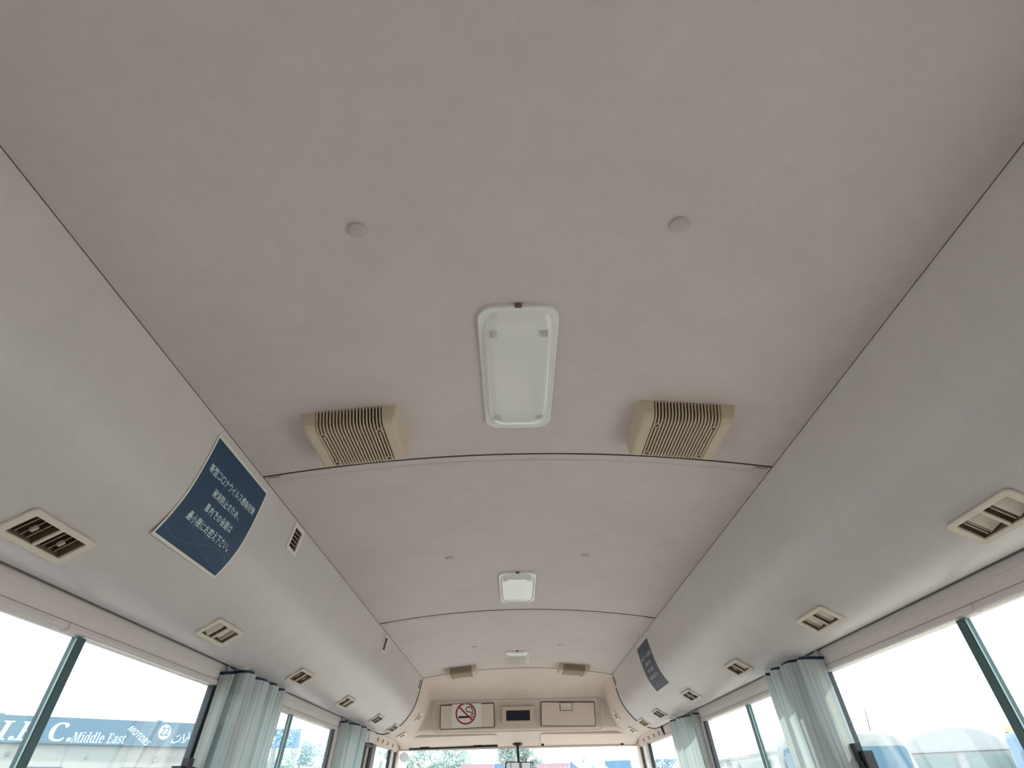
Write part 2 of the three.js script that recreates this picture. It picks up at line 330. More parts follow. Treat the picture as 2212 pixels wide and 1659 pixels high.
// strokes of each character on a field of 100 by 100
const GLYPH = {
  '新': '28,4 28,14;8,16 48,16;16,22 20,34;40,22 36,34;6,38 50,38;28,38 28,94;8,56 48,56;26,58 8,80;30,58 48,74;86,8 60,16;60,16 60,60 52,92;60,44 94,44;80,44 80,94',
  '型': '6,12 56,12;6,32 58,32;20,12 18,34 8,54;42,12 42,54;68,12 68,40;88,6 88,50 78,50;14,70 86,70;50,54 50,92;4,92 96,92',
  'コ': '16,18 84,18 84,84;12,84 88,84', 'ロ': '16,18 84,18 84,86 16,86 16,18', 'ナ': '8,36 92,36;52,8 50,50 38,76 22,92', 'ウ': '50,6 50,22;14,46 14,24 86,24 80,56 62,80 38,94', 'イ': '82,8 50,40 10,58;54,38 54,94', 'ル': '28,14 26,56 8,88;56,10 56,86 76,72 94,50', 'ス': '16,16 80,16 62,50 12,90;58,56 92,90',
  '感': '18,16 88,16;20,16 18,46 8,64;28,28 56,28;30,38 54,38 54,54 30,54 30,38;62,4 70,40 92,58 94,46;88,26 68,54;72,4 82,10;14,72 8,90;30,66 32,90 66,90 70,80;50,68 56,78;78,70 92,84',
  '染': '10,8 20,14;6,24 16,30;8,48 26,24;32,20 72,20 72,44 92,44 92,36;52,6 50,30 32,50;6,60 94,60;50,50 50,96;46,62 10,90;54,62 92,90',
  '対': '26,4 26,18;6,20 48,20;40,22 28,58 6,90;14,36 46,82;54,34 96,34;82,6 82,92 68,88;60,50 68,64',
  '策': '22,4 10,20;20,12 46,12;30,14 34,22;64,4 52,20;62,12 94,12;74,14 78,22;8,34 92,34;50,24 50,96;20,62 20,48 80,48 80,62 72,62;46,60 10,88;54,60 92,88',
  '飛': '14,12 66,12 72,36 86,46 92,34;70,18 86,12;72,28 88,24;10,44 46,36;8,60 46,58;30,34 30,66 14,92;46,30 46,94;56,44 60,74 84,92 92,78;60,56 78,46;66,66 84,58',
  '沫': '12,8 22,18;6,32 16,42;6,90 26,58;34,22 94,22;38,46 92,46;64,6 64,96;60,50 34,84;68,50 96,84',
  '防': '10,8 10,96;10,10 38,10 26,36 40,58 24,68;68,4 68,20;44,24 96,24;60,24 56,64 38,94;58,48 88,48 84,90 70,88',
  '止': '50,8 50,88;52,44 88,44;22,38 22,88;6,90 94,90',
  'の': '52,20 46,62 28,82 14,66 16,42 34,22 62,18 86,36 84,66 56,90', 'た': '10,24 60,24;36,8 14,90;56,44 90,42;52,66 58,82 92,84', 'め': '20,20 40,76;68,10 48,62 22,84 10,66 26,42 60,30 88,44 88,68 60,92', '、': '18,66 40,88',
  '車': '14,14 86,14;22,28 78,28 78,64 22,64 22,28;22,46 78,46;50,4 50,96;6,80 94,80', '内': '14,94 14,26 86,26 86,92 72,90;50,6 48,40 26,66;50,42 74,64', 'で': '8,20 86,18 52,40 48,66 62,86 82,88;70,40 78,54;84,34 92,48',
  '会': '50,4 30,26 6,42;50,4 70,26 94,42;30,44 70,44;12,60 88,60;44,60 22,90 80,86;64,72 86,96', '話': '24,4 24,14;4,18 44,18;10,34 38,34;10,48 38,48;10,62 38,62 38,90 10,90 10,62;88,8 54,16;48,34 96,34;72,14 72,58;54,58 90,58 90,92 54,92 54,58', 'は': '16,10 10,50 16,90;38,32 92,30;68,8 68,76 52,86 40,78 54,68 90,84',
  '最': '26,6 76,6 76,34 26,34 26,6;26,20 76,20;6,44 94,44;18,44 18,86;46,44 46,96;18,56 44,56;18,68 44,68;6,88 48,80;54,56 90,56 78,76 52,94;58,62 92,94', '小': '50,6 50,92 36,88;24,36 8,70;74,34 94,70', '限': '10,8 10,96;10,10 36,10 24,36 38,58 24,66;48,10 88,10 88,46 48,46;48,28 88,28;48,10 48,92 66,82;56,48 92,92;90,52 74,64',
  'に': '14,10 10,50 16,90;44,28 88,28;42,64 48,82 92,84', 'お': '8,28 58,28;34,8 34,80 18,84 10,70 56,46 84,56 82,78 60,90;72,14 92,28', '控': '4,26 36,26;22,4 22,90 8,88;4,62 38,50;68,4 68,16;42,32 42,18 94,18 94,30;58,26 46,46;76,24 80,38 94,38;48,60 90,60;68,60 68,92;40,92 96,92', 'え': '38,6 64,14;18,34 74,34 12,90;46,60 60,66 64,88 92,88',
  '下': '4,12 96,12;48,12 48,96;52,36 82,56', 'さ': '10,28 88,24;44,6 70,58;20,60 22,82 44,92 80,90', 'い': '14,18 18,70 34,86 42,68;70,24 86,44 90,68', '。': '20,72 34,72 38,84 28,92 16,88 14,78 20,72',
};
function writeLine(ctx, text, x, y, size, gap) {
  for (const ch of text) {
    for (const stroke of GLYPH[ch].split(';')) {
      ctx.beginPath();
      stroke.split(' ').forEach((p, i) => { const [a, b] = p.split(',').map(Number); const X = x + a / 100 * size, Y = y + b / 100 * size; i ? ctx.lineTo(X, Y) : ctx.moveTo(X, Y); });
      ctx.stroke();
    }
    x += gap;
  }
}
function noticeTexture(border, base, wave, ink) {
  const c = canvas(1188, 880), ctx = c.getContext('2d'), b = border;
  ctx.fillStyle = '#e6e2d6'; ctx.fillRect(0, 0, 1188, 880);
  ctx.fillStyle = base; ctx.fillRect(b, b, 1188 - 2 * b, 880 - 2 * b);
  ctx.strokeStyle = wave; ctx.lineWidth = 7; ctx.lineCap = 'round'; ctx.lineJoin = 'round';
  for (const [y0, amp, ph, w0] of [[745, 62, 0.2, 5], [775, 48, 2.4, 3], [725, 70, 3.6, 3]]) { ctx.lineWidth = w0; ctx.beginPath(); for (let x = b + 6; x < 1182 - b; x += 8) { const y = Math.min(860 - b, y0 + amp * Math.sin(x / 200 + ph)); x === b + 6 ? ctx.moveTo(x, y) : ctx.lineTo(x, y); } ctx.stroke(); }
  ctx.strokeStyle = ink; ctx.lineWidth = 8.5;
  writeLine(ctx, '新型コロナウイルス感染対策', 104, 210, 72, 76.5);
  writeLine(ctx, '飛沫防止のため、', 318, 338, 72, 77);
  writeLine(ctx, '車内での会話は', 330, 462, 72, 80);
  writeLine(ctx, '最小限にお控え下さい。', 190, 588, 72, 80);
  return canvasTexture(c);
}
function notice(side, Z, s0, s1, wide, tilt, tex, label, lift) {
  // sheet of paper bent over the duct
  const sgn = side, n = 14, g = grid(span(0, 1, 8), span(0, 1, n), (u, v) => {
    const s = s0 + (s1 - s0) * v, along = (u - 0.5) * wide + tilt * (v - 0.5) * wide, f = ductFrame(side, s, Z + (sgn < 0 ? along : -along), 0.0012 + lift(u, v));
    return f.p;
  }, (u, v) => [u, 1 - v], null, true);
  const t = thing('paper_notice', label, 'notice');
  mesh('sheet', g, std(0xffffff, 0.55, { map: tex }), t);
}
notice(-1, 1.1735, 0.0155, 0.237, 0.282, 0.02, noticeTexture(24, '#1d4161', '#3c6488', '#ccd8d8'), 'blue paper notice with white border and Japanese lettering on the duct', (u, v) => 0.004 * Math.max(0, v - 0.75) * (1 - u) * 4);
notice(1, 3.11, 0.026, 0.236, 0.276, -0.03, noticeTexture(4, '#31384c', '#4a5468', '#b4b8c0'), 'slate paper notice greyed for glare, without border, Japanese lettering, on the shinier duct', () => 0);  // glare on the paper is mixed into its base colour, a greyer navy
{ // no smoking sticker on the cabinet door without latch
  const c = canvas(512, 384), x = c.getContext('2d');
  x.fillStyle = '#eeece8'; x.fillRect(0, 0, 512, 384);
  x.fillStyle = '#15131a'; x.fillRect(112, 196, 210, 34); x.fillRect(334, 196, 14, 34); x.fillRect(358, 196, 14, 34);
  x.strokeStyle = '#15131a'; x.lineWidth = 15; x.lineJoin = 'round'; x.lineCap = 'round';
  x.beginPath(); x.moveTo(342, 184); x.lineTo(342, 150); x.lineTo(322, 134); x.lineTo(282, 134); x.arc(286, 92, 40, Math.PI * 0.55, Math.PI * 1.6); x.arc(322, 76, 24, Math.PI * 1.2, Math.PI * 2.2); x.lineTo(352, 96); x.lineTo(366, 128); x.lineTo(366, 184); x.stroke();
  x.strokeStyle = '#b01f33'; x.lineWidth = 27; x.beginPath(); x.arc(240, 158, 165, 0, Math.PI * 2); x.stroke();
  x.beginPath(); x.moveTo(118, 40); x.lineTo(360, 276); x.stroke();
  const t = thing('no_smoking_sticker', 'white no smoking sticker with red ring on the cabinet door', 'sticker');
  const d = new THREE.Group(); t.position.copy(W(-0.3545, 0.4755, 4.722 - 0.008)); t.rotation.set(0.15, 0, 0.022);
  const g = new THREE.ShapeGeometry(roundRect(0.207, 0.145, 0.006)); const p = g.attributes.position, uv = g.attributes.uv;
  for (let i = 0; i < p.count; i++) uv.setXY(i, p.getX(i) / 0.207 + 0.5, p.getY(i) / 0.145 + 0.5);
  mesh('sheet', g.translate(-0.005, 0.0, 0.0172), std(0xffffff, 0.4, { map: canvasTexture(c) }), t);
}

// ------------------------------------------------------------------ vents under the ducts
const ventFrame = (() => { const s = roundRect(VENT_W, VENT_H, 0.01); s.holes.push(roundRect(VENT_W - 0.031, VENT_H - 0.0195, 0.003, true)); return extr(s, 0.0025, 0.0012); })();
const ventDivider = rbox(0.0065, VENT_H - 0.019, 0.005, 0.0018), ventWall = { a: box(0.128, 0.001, 0.034), b: box(0.001, 0.046, 0.034), back: box(0.13, 0.047, 0.001) };
const slatGeo = box(0.0014, 0.042, 0.012), knobGeo = rbox(0.008, 0.011, 0.006, 0.0015), flapGeo = rbox(0.036, 0.04, 0.002, 0.0008), tabGeo = rbox(0.006, 0.003, 0.003, 0.001), seatGeo = box(0.05, 0.0026, 0.002);
const ordinal = ['first', 'second', 'third', 'fourth', 'fifth', 'sixth'];
function airVent(side, Z, cells, label) {
  const t = thing('air_vent', label, 'air vent', side < 0 ? 'vents of the duct with the bordered notice' : 'vents of the duct with the slate notice');
  const f = ductFrame(side, VENT_S, Z, 0.0); t.position.copy(f.p); t.quaternion.copy(f.q);
  mesh('frame', ventFrame, M.vent, t).position.z = 0.0004;
  mesh('divider', ventDivider, M.vent, t).position.z = 0.001;
  const h = mesh('housing', merge([ventWall.a.clone().translate(0, 0.0225, -0.017), ventWall.a.clone().translate(0, -0.0225, -0.017), ventWall.b.clone().translate(0.064, 0, -0.017), ventWall.b.clone().translate(-0.064, 0, -0.017), ventWall.b.clone().translate(0, 0, -0.017), ventWall.back.clone().translate(0, 0, -0.034)]), M.ventInside, t);
  // a shadow slot with a thumb tab at the window side of the frame
  for (const x of [-0.028, 0.028]) mesh('slot', seatGeo, M.ventInside, t).position.set(x, -0.0265, 0.0022);
  mesh('thumb_tab', tabGeo, M.vent, t).position.set(0, -0.026, 0.0036);
  cells.forEach(([mode, angle], k) => {
    const c = new THREE.Group(); c.name = 'louvre'; t.add(c); c.position.set((k ? 1 : -1) * 0.0325, 0, -0.006);
    if (mode === 'slats') {
      for (let i = 0; i < 4; i++) { const m = mesh('slat', slatGeo, M.slat, c); m.position.set(-0.0215 + i * 0.0143, 0, -0.003); m.rotation.y = angle; }
      const kn = mesh('knob', knobGeo, M.slat, c); kn.position.set(0.001, 0, 0.004);
    } else {
      const fl = mesh('flap', flapGeo, M.vent, c); fl.rotation.y = angle; fl.position.set(Math.sign(angle) * 0.008, 0, -0.004);
      for (let i = 0; i < 2; i++) { const m = mesh('slat', slatGeo, M.vent, c); m.position.set(-Math.sign(angle) * (0.014 + i * 0.009), 0, -0.003); m.rotation.y = angle; }
    }
  });
}
const LOOKS = {
  '-1': [[['slats', -0.8], ['slats', -0.8]], [['flap', -0.9], ['flap', -0.12]], [['slats', -0.7], ['slats', -1.0]], [['slats', -0.9], ['flap', -0.3]], [['slats', -0.9], ['slats', -0.9]], [['slats', -0.9], ['slats', -0.9]]],
  '1': [[['flap', 0.35], ['flap', 0.5]], [['flap', 0.3], ['flap', 0.35]], [['slats', 0.9], ['flap', 0.4]], [['slats', 0.9], ['slats', 0.8]], [['slats', 0.5], ['slats', 0.5]], [['slats', 0.4], ['slats', 0.4]]],
};
for (const side of [-1, 1]) VENT_ZS[side].forEach((Z, i) => airVent(side, Z, LOOKS[side][i], `cream two-cell air vent, ${ordinal[5 - i]} from the front cabinet on the duct with the ${side < 0 ? 'bordered' : 'slate'} notice`));
// small grilles high on the ducts, close to the ceiling seam
const grilleFrame = (() => { const s = roundRect(0.074, 0.07, 0.004); s.holes.push(roundRect(0.052, 0.054, 0.002, true)); return extr(s, 0.004, 0.0012); })();
function ductGrille(side, Z, label) {
  const t = thing('duct_grille', label, 'grille', 'small grilles high on the ducts'), f = ductFrame(side, GRILLE_S, Z, 0); t.position.copy(f.p); t.quaternion.copy(f.q);
  mesh('frame', grilleFrame, M.white, t).position.z = -0.0012;
  mesh('housing', merge([box(0.054, 0.001, 0.02, 0, 0.027, -0.01), box(0.054, 0.001, 0.02, 0, -0.027, -0.01), box(0.001, 0.056, 0.02, 0.026, 0, -0.01), box(0.001, 0.056, 0.02, -0.026, 0, -0.01), box(0.056, 0.058, 0.001, 0, 0, -0.02)]), M.ventInside, t);
  for (let i = 0; i < 5; i++) { const m = mesh('slat', box(0.05, 0.0022, 0.009), M.slat, t); m.position.set(0, -0.02 + i * 0.01, -0.006); m.rotation.x = 0.5; }
}
ductGrille(-1, 1.557, 'small square grille close to the blue notice, by the ceiling seam');
ductGrille(-1, 2.898, 'small square grille by the ceiling seam, midway along the duct');
ductGrille(-1, 4.075, 'small square grille at the front end of the duct with bordered notice');
ductGrille(1, 4.112, 'small square grille at the front end of the duct with slate notice');

// ------------------------------------------------------------------ things on the ceiling
const onCeiling = (o, X, Z) => { o.position.copy(W(X, ceilY(X), Z)); o.rotation.z = Math.atan(-2 * RISE * X / 0.6063 ** 2); return o; };
const lampRim = extr(roundRect(0.142, 0.396, 0.034), 0.005, 0.002, 8).rotateX(Math.PI / 2);
// domed cover: rows of a superellipse sinking towards the rim
const diffuserGeo = grid(span(0, 1, 24), span(0, Math.PI * 2, 96), (r, a) => {
  const e = 5, c = Math.cos(a), s = Math.sin(a), k = 1 / (Math.abs(c) ** e + Math.abs(s) ** e) ** (1 / e);
  return new THREE.Vector3(c * k * r * 0.0675, -0.004 - 0.011 * (1 - r ** 12) - 0.003 * (1 - r * r), s * k * r * 0.195);
}, (r, a) => [r, a]);
const lampRib = box(0.0022, 0.0012, 0.017);
function ceilingLamp(Z, ribs, label) {
  const t = onCeiling(thing('ceiling_lamp', label, 'ceiling lamp', 'lamps down the middle of the ceiling'), 0, Z);
  mesh('rim', lampRim, M.lampRim, t);
  const d = mesh('diffuser', diffuserGeo, M.diffuser, t);
  mesh('clip', box(0.012, 0.006, 0.006), M.ventInside, t).position.set(0, -0.004, 0.1985);
  if (ribs) for (const sx of [-1, 1]) for (const sz of [-1, 1]) for (let k = -1; k <= 1; k++) mesh('moulded_rib', lampRib, M.lampRib, d).position.set(sx * 0.045 + k * 0.0058, -0.0168, sz * 0.138);
}
ceilingLamp(0.929, true, 'long white ceiling lamp between the two large speakers');
ceilingLamp(2.369, true, 'white ceiling lamp on the middle panel, no speakers beside it');
ceilingLamp(3.802, true, 'white ceiling lamp nearest the front cabinet');
const capGeo = new THREE.LatheGeometry([[0, -0.0048], [0.008, -0.0045], [0.0122, -0.0034], [0.0136, -0.0018], [0.0136, 0.0006]].map(([x, y]) => new THREE.Vector2(x, y)), 28);
for (const [Z, where] of [[0.561, 'behind the speakers'], [1.986, 'before the middle ceiling lamp'], [3.433, 'on the foremost ceiling panel']]) for (const s of [-1, 1]) {
  const t = mesh('screw_cap', capGeo, M.ceiling); onCeiling(t, s * 0.233, Z); t.position.y -= 0.0005;
  tag(t, `round beige screw cap ${where}, towards the duct with the ${s < 0 ? 'bordered' : 'slate'} notice`, 'screw cap', 'screw caps on the ceiling');
}
// speakers: a dark core under bars that run over the back edge and along the face
function speaker(X, Z, label) {
  const t = onCeiling(thing('ceiling_speaker', label, 'speaker', 'speakers on the ceiling'), X, Z);
  const d = 0.0925, h = 0.04, prof = (k) => { const s = new THREE.Shape(); s.moveTo(-d + k, 0.002); s.lineTo(-d + k + 0.004, -h * 0.72 + k); s.quadraticCurveTo(-d + 0.01, -h + k, -d + 0.026, -h + k); s.lineTo(d - 0.026, -h + k); s.quadraticCurveTo(d - 0.01, -h + k, d - k - 0.004, -h * 0.72 + k); s.lineTo(d - k, 0.002); return s; };
  const bar = new THREE.ExtrudeGeometry(prof(0), { depth: 0.003, bevelEnabled: false, curveSegments: 5 }).rotateY(Math.PI / 2), n = 21, pitch = 0.00675, x0 = -(n - 1) * pitch / 2;
  mesh('core', new THREE.ExtrudeGeometry(prof(0.009), { depth: n * pitch, bevelEnabled: false, curveSegments: 5 }).rotateY(Math.PI / 2).translate(-n * pitch / 2, 0, 0), M.speakerCore, t);
  for (let i = 0; i <= n; i++) mesh('slat', bar, M.speaker, t).position.x = x0 - pitch / 2 + i * pitch - 0.0018;
  const cap = new THREE.ExtrudeGeometry(prof(0), { depth: 0.012, bevelEnabled: true, bevelSize: 0.004, bevelThickness: 0.006, bevelOffset: -0.004, bevelSegments: 4, curveSegments: 5 }).rotateY(Math.PI / 2);
  for (const s of [-1, 1]) {                          // each cap flares out towards the ceiling
    const g = cap.clone(), p = g.attributes.position;
    for (let i = 0; i < p.count; i++) { const x = p.getX(i) + s * 0.079 - 0.006; p.setX(i, x + (Math.abs(x) > 0.08 ? s * 0.009 * Math.max(0, 1 + p.getY(i) / h) : 0)); }
    g.computeVertexNormals(); mesh('side_cap', g, M.speaker, t);
  }
  for (const sx of [-1, 1]) for (const sz of [-1, 1]) { const b = mesh('screw_boss', new THREE.CylinderGeometry(0.0065, 0.0065, 0.004, 18), M.speaker, t); b.position.set(sx * 0.058, -h + 0.0004, sz * 0.06); mesh('screw', new THREE.CylinderGeometry(0.0042, 0.0042, 0.004, 14).translate(0, -0.0006, 0), M.screw, b); }
}
for (const s of [-1, 1]) speaker(s * 0.352, 1.112, `large tan slatted ceiling speaker beside the long lamp, towards the duct with the ${s < 0 ? 'bordered' : 'slate'} notice`);
for (const s of [-1, 1]) speaker(s * 0.353, 4.052, `tan slatted speaker at the front cabinet edge, towards the duct with the ${s < 0 ? 'bordered' : 'slate'} notice`);

// ------------------------------------------------------------------ sun visors, mirror, windscreen things
for (const [X0, X1, side] of [[-0.8, -0.152, -1], [0.158, 0.79, 1]]) {
  const t = thing('sun_visor', side < 0 ? 'flat beige sun visor over a black rod, below the sticker door' : 'rounded beige sun visor below the latched cabinet door', 'sun visor');
  const w = X1 - X0; t.position.copy(W((X0 + X1) / 2, side < 0 ? 0.345 : 0.3425, 4.9));
  t.rotation.set(0.0, 0, side < 0 ? 0.012 : -0.012);
  const sh = roundRect(w, 0.2, 0.03);
  const pan = mesh('panel', extr(sh, 0.008, 0.004, 6).rotateX(Math.PI / 2).rotateX(-0.225), side < 0 ? M.cap : M.capDoor, t);
  if (side < 0) {
    mesh('rod', new THREE.CylinderGeometry(0.006, 0.006, w, 12).rotateZ(Math.PI / 2).translate(0, -0.042, -0.128), M.black, t);
    for (const x of [-0.21, 0.18]) mesh('clip', rbox(0.07, 0.028, 0.016, 0.004, x, -0.034, -0.122), M.black, t);
    mesh('rod_end', rbox(0.09, 0.012, 0.014, 0.004, w / 2 - 0.05, -0.04, -0.128), M.black, t);
  } else for (const x of [-w / 2 + 0.02, w / 2 - 0.03]) mesh('hinge', rbox(0.02, 0.016, 0.014, 0.003, x, -0.036, -0.124), M.seam, t);
}
{
  const t = thing('rear_view_mirror', 'rear-view mirror in dark blue housing hanging on a black stem', 'mirror');
  const top = pixAtZ(1118, 1606, 5.02), low = pixAtZ(1120, 1646, 5.0), head = pixAtZ(1122, 1664, 4.98);
  mesh('base', new THREE.SphereGeometry(0.04, 24, 10, 0, Math.PI * 2, Math.PI / 2, Math.PI / 2).scale(1, 0.55, 0.7).translate(top.x, top.y + 0.004, top.z), M.black, t);
  mesh('stem', new THREE.TubeGeometry(new THREE.CatmullRomCurve3([top, low, low.clone().add(new THREE.Vector3(0, -0.03, 0))]), 10, 0.009, 12), M.black, t);
  const h = new THREE.Group(); h.name = 'head'; t.add(h); h.position.copy(head); h.rotation.set(0.04, 0.1, -0.015);
  mesh('housing', rbox(0.2, 0.105, 0.03, 0.012, 0, 0, -0.012, 4), M.navy, h);
  mesh('mirror_glass', extr(roundRect(0.186, 0.092, 0.012), 0.002).translate(0, 0, 0.004), phys(L(0.85, 0.88, 0.9), 0.02, { metalness: 1 }), h);
  const p = pixAtZ(873, 1636, 5.1), d = mesh('round_sticker', new THREE.CylinderGeometry(0.033, 0.033, 0.002, 32).rotateX(Math.PI / 2 + 0.41), phys(L(0.8, 0.79, 0.81), 0.9, { transmission: 0.5, thickness: 0 }));
  d.position.copy(p); tag(d, 'round grey sticker in the upper corner of the windscreen', 'sticker');
}
{ // cover of the door gear beside the sliding door
  const t = thing('door_gear_cover', 'white box over the door gear with black grip below it', 'door cover');
  mesh('box', merge([extrudeZ([[0.868, 0.334], [0.872, 0.276], [0.91, 0.276], [0.91, 0.334]], 3.96, 4.135, -1)]), M.white, t);
  mesh('side_plate', extrudeZ([[0.872, 0.33], [0.876, 0.272], [0.91, 0.272], [0.91, 0.33]], 3.8, 3.955, -1), M.band, t);
  mesh('grip', new THREE.TubeGeometry(new THREE.CatmullRomCurve3([W(-0.876, 0.272, 3.82), W(-0.868, 0.262, 3.85), W(-0.868, 0.262, 4.02), W(-0.876, 0.272, 4.05)]), 20, 0.008, 10), M.black, t);
  const p = thing('door_post', 'purple-grey upright post beside the white door gear box', 'post');
  mesh('post', slab(-1, -1.2, 0.274, 4.06, 4.15, -0.036, -0.021), std(L(0.13, 0.105, 0.12), 0.45), p);
  mesh('seal', slab(-1, 0.19, 0.27, 3.8, 3.835, -0.026, 0.0), M.rubber, p);
}

// ------------------------------------------------------------------ curtains
const clothTexture = (() => {
  const c = canvas(1024, 64), x = c.getContext('2d'); let p = 0; const tones = ['#ccd5d5', '#d6dcda', '#bfcacc', '#d2d8d5', '#d9dace', '#c0cacd', '#d0d9db', '#c6cfcc', '#dcdfdb', '#bcc8ca'];
  let i = 0; while (p < 1024) { const w = 4 + Math.floor(rnd() * 13); x.fillStyle = tones[i++ % tones.length]; x.fillRect(p, 0, w, 64); p += w; }
  for (let k = 0; k < 9000; k++) { x.fillStyle = rnd() < 0.5 ? 'rgba(255,255,255,0.05)' : 'rgba(40,60,70,0.05)'; x.fillRect(rnd() * 1024, rnd() * 64, 1, 3); }
  const t = canvasTexture(c); t.wrapS = t.wrapT = THREE.RepeatWrapping; return t;
})();
const cloth = phys(L(0.92, 0.94, 0.95), 0.95, { map: clothTexture, transmission: 0.3, thickness: 0, bumpMap: rep(grain, 10, 4), bumpScale: 0.0004 });
const smooth = (a, b, x) => { const t = Math.min(1, Math.max(0, (x - a) / (b - a))); return t * t * (3 - 2 * t); };
// a curtain pushed together: knots (along the bus, out from the glass) at the rail and, further down, where the folds have slipped
function curtain(side, Z0, Z1, knots, slip, label) {
  const t = thing('curtain', label, 'curtain', 'gathered side curtains');
  const n = knots.length, topY = 0.313, lowY = -0.62, us = span(0, 1, (n - 1) * 10), vs = sorted(span(0, 0.1, 5), span(0.15, 1, 16));
  const curveTop = new THREE.CatmullRomCurve3(knots.map(([z, o]) => new THREE.Vector3(Z0 + (Z1 - Z0) * z, o, 0)), false, 'catmullrom', 0.5);
  const curveLow = new THREE.CatmullRomCurve3(knots.map(([z, o], i) => new THREE.Vector3(Z0 + (Z1 - Z0) * z + slip[i % slip.length] * 0.1 + 0.02 * Math.sin(i * 2.1), o * 0.92 + 0.012 * Math.sin(i * 1.7 + Z0), 0)), false, 'catmullrom', 0.5);
  const pos = (u, v) => {
    const a = curveTop.getPoint(u), b = curveLow.getPoint(u), k = smooth(0, 0.75, v), Z = a.x + (b.x - a.x) * k, o = a.y + (b.y - a.y) * k;
    const Y = topY + (lowY - topY) * v - 0.004 * Math.sin(u * 17 + Z0) * (1 - v);
    return W(side * (wallX(Y) - o), Y, Z);
  };
  let run = 0; const arc = [0]; for (let i = 1; i < us.length; i++) { run += curveTop.getPoint(us[i]).distanceTo(curveTop.getPoint(us[i - 1])); arc.push(run); }
  mesh('cloth', grid(us, vs, pos, (u, v) => [arc[us.indexOf(u)] * 1.6, v * 0.9], null, side > 0), cloth, t);
  mesh('gap_shade', grid(us, [0, 1], (u, h) => { const p = pos(u, 0); p.y += h * 0.008; p.x += side * 0.006; return p; }), M.navy, t);  // navy strip painting the shadowed gap between cloth and rail
  for (let k = 0; k < 6; k++) { const p = pos((k + 0.5) / 6, 0); mesh('hook', rbox(0.007, 0.026, 0.009, 0.002), M.hook, t).position.set(side * 0.8735, p.y + 0.012, p.z); }
}
curtain(-1, 1.893, 2.33, [[0, 0.012], [0.01, 0.05], [0.08, 0.028], [0.05, 0.075], [0.14, 0.092], [0.2, 0.062], [0.27, 0.094], [0.38, 0.098], [0.46, 0.07], [0.43, 0.03], [0.53, 0.034], [0.57, 0.082], [0.66, 0.086], [0.72, 0.05], [0.7, 0.025], [0.79, 0.03], [0.83, 0.07], [0.93, 0.072], [0.96, 0.035], [1, 0.05]], [-0.15, -0.2, 0.05, -0.15, 0.1, -0.05, 0.2, 0.1, 0.3], 'bunched striped curtain beside the latched window, on the bordered notice side');
curtain(-1, 3.31, 3.68, [[0, 0.015], [0.06, 0.05], [0.13, 0.02], [0.18, 0.065], [0.28, 0.09], [0.38, 0.085], [0.43, 0.04], [0.4, 0.025], [0.52, 0.035], [0.56, 0.085], [0.67, 0.09], [0.72, 0.045], [0.8, 0.04], [0.84, 0.08], [0.93, 0.07], [1, 0.04]], [-0.2, 0.1, -0.1, 0.2, 0.05], 'bunched striped curtain beside the white door gear box');
curtain(1, 1.85, 2.22, [[0, 0.02], [0.03, 0.06], [0.12, 0.075], [0.18, 0.05], [0.24, 0.088], [0.38, 0.092], [0.45, 0.06], [0.41, 0.028], [0.52, 0.03], [0.56, 0.075], [0.66, 0.085], [0.7, 0.04], [0.67, 0.025], [0.77, 0.03], [0.81, 0.075], [0.9, 0.07], [0.93, 0.035], [1, 0.055]], [-0.15, -0.25, 0.05, 0.15, -0.05, 0.35, 0.2], 'bunched striped curtain beside the latched window, on the slate notice side');
curtain(1, 3.29, 3.7, [[0, 0.015], [0.05, 0.045], [0.13, 0.025], [0.18, 0.065], [0.29, 0.09], [0.4, 0.088], [0.46, 0.045], [0.43, 0.025], [0.54, 0.035], [0.58, 0.085], [0.7, 0.088], [0.76, 0.045], [0.83, 0.04], [0.87, 0.08], [0.95, 0.065], [1, 0.04]], [-0.5, -0.3, -0.2, 0.1, -0.4], 'bunched striped curtain beside the driver window');

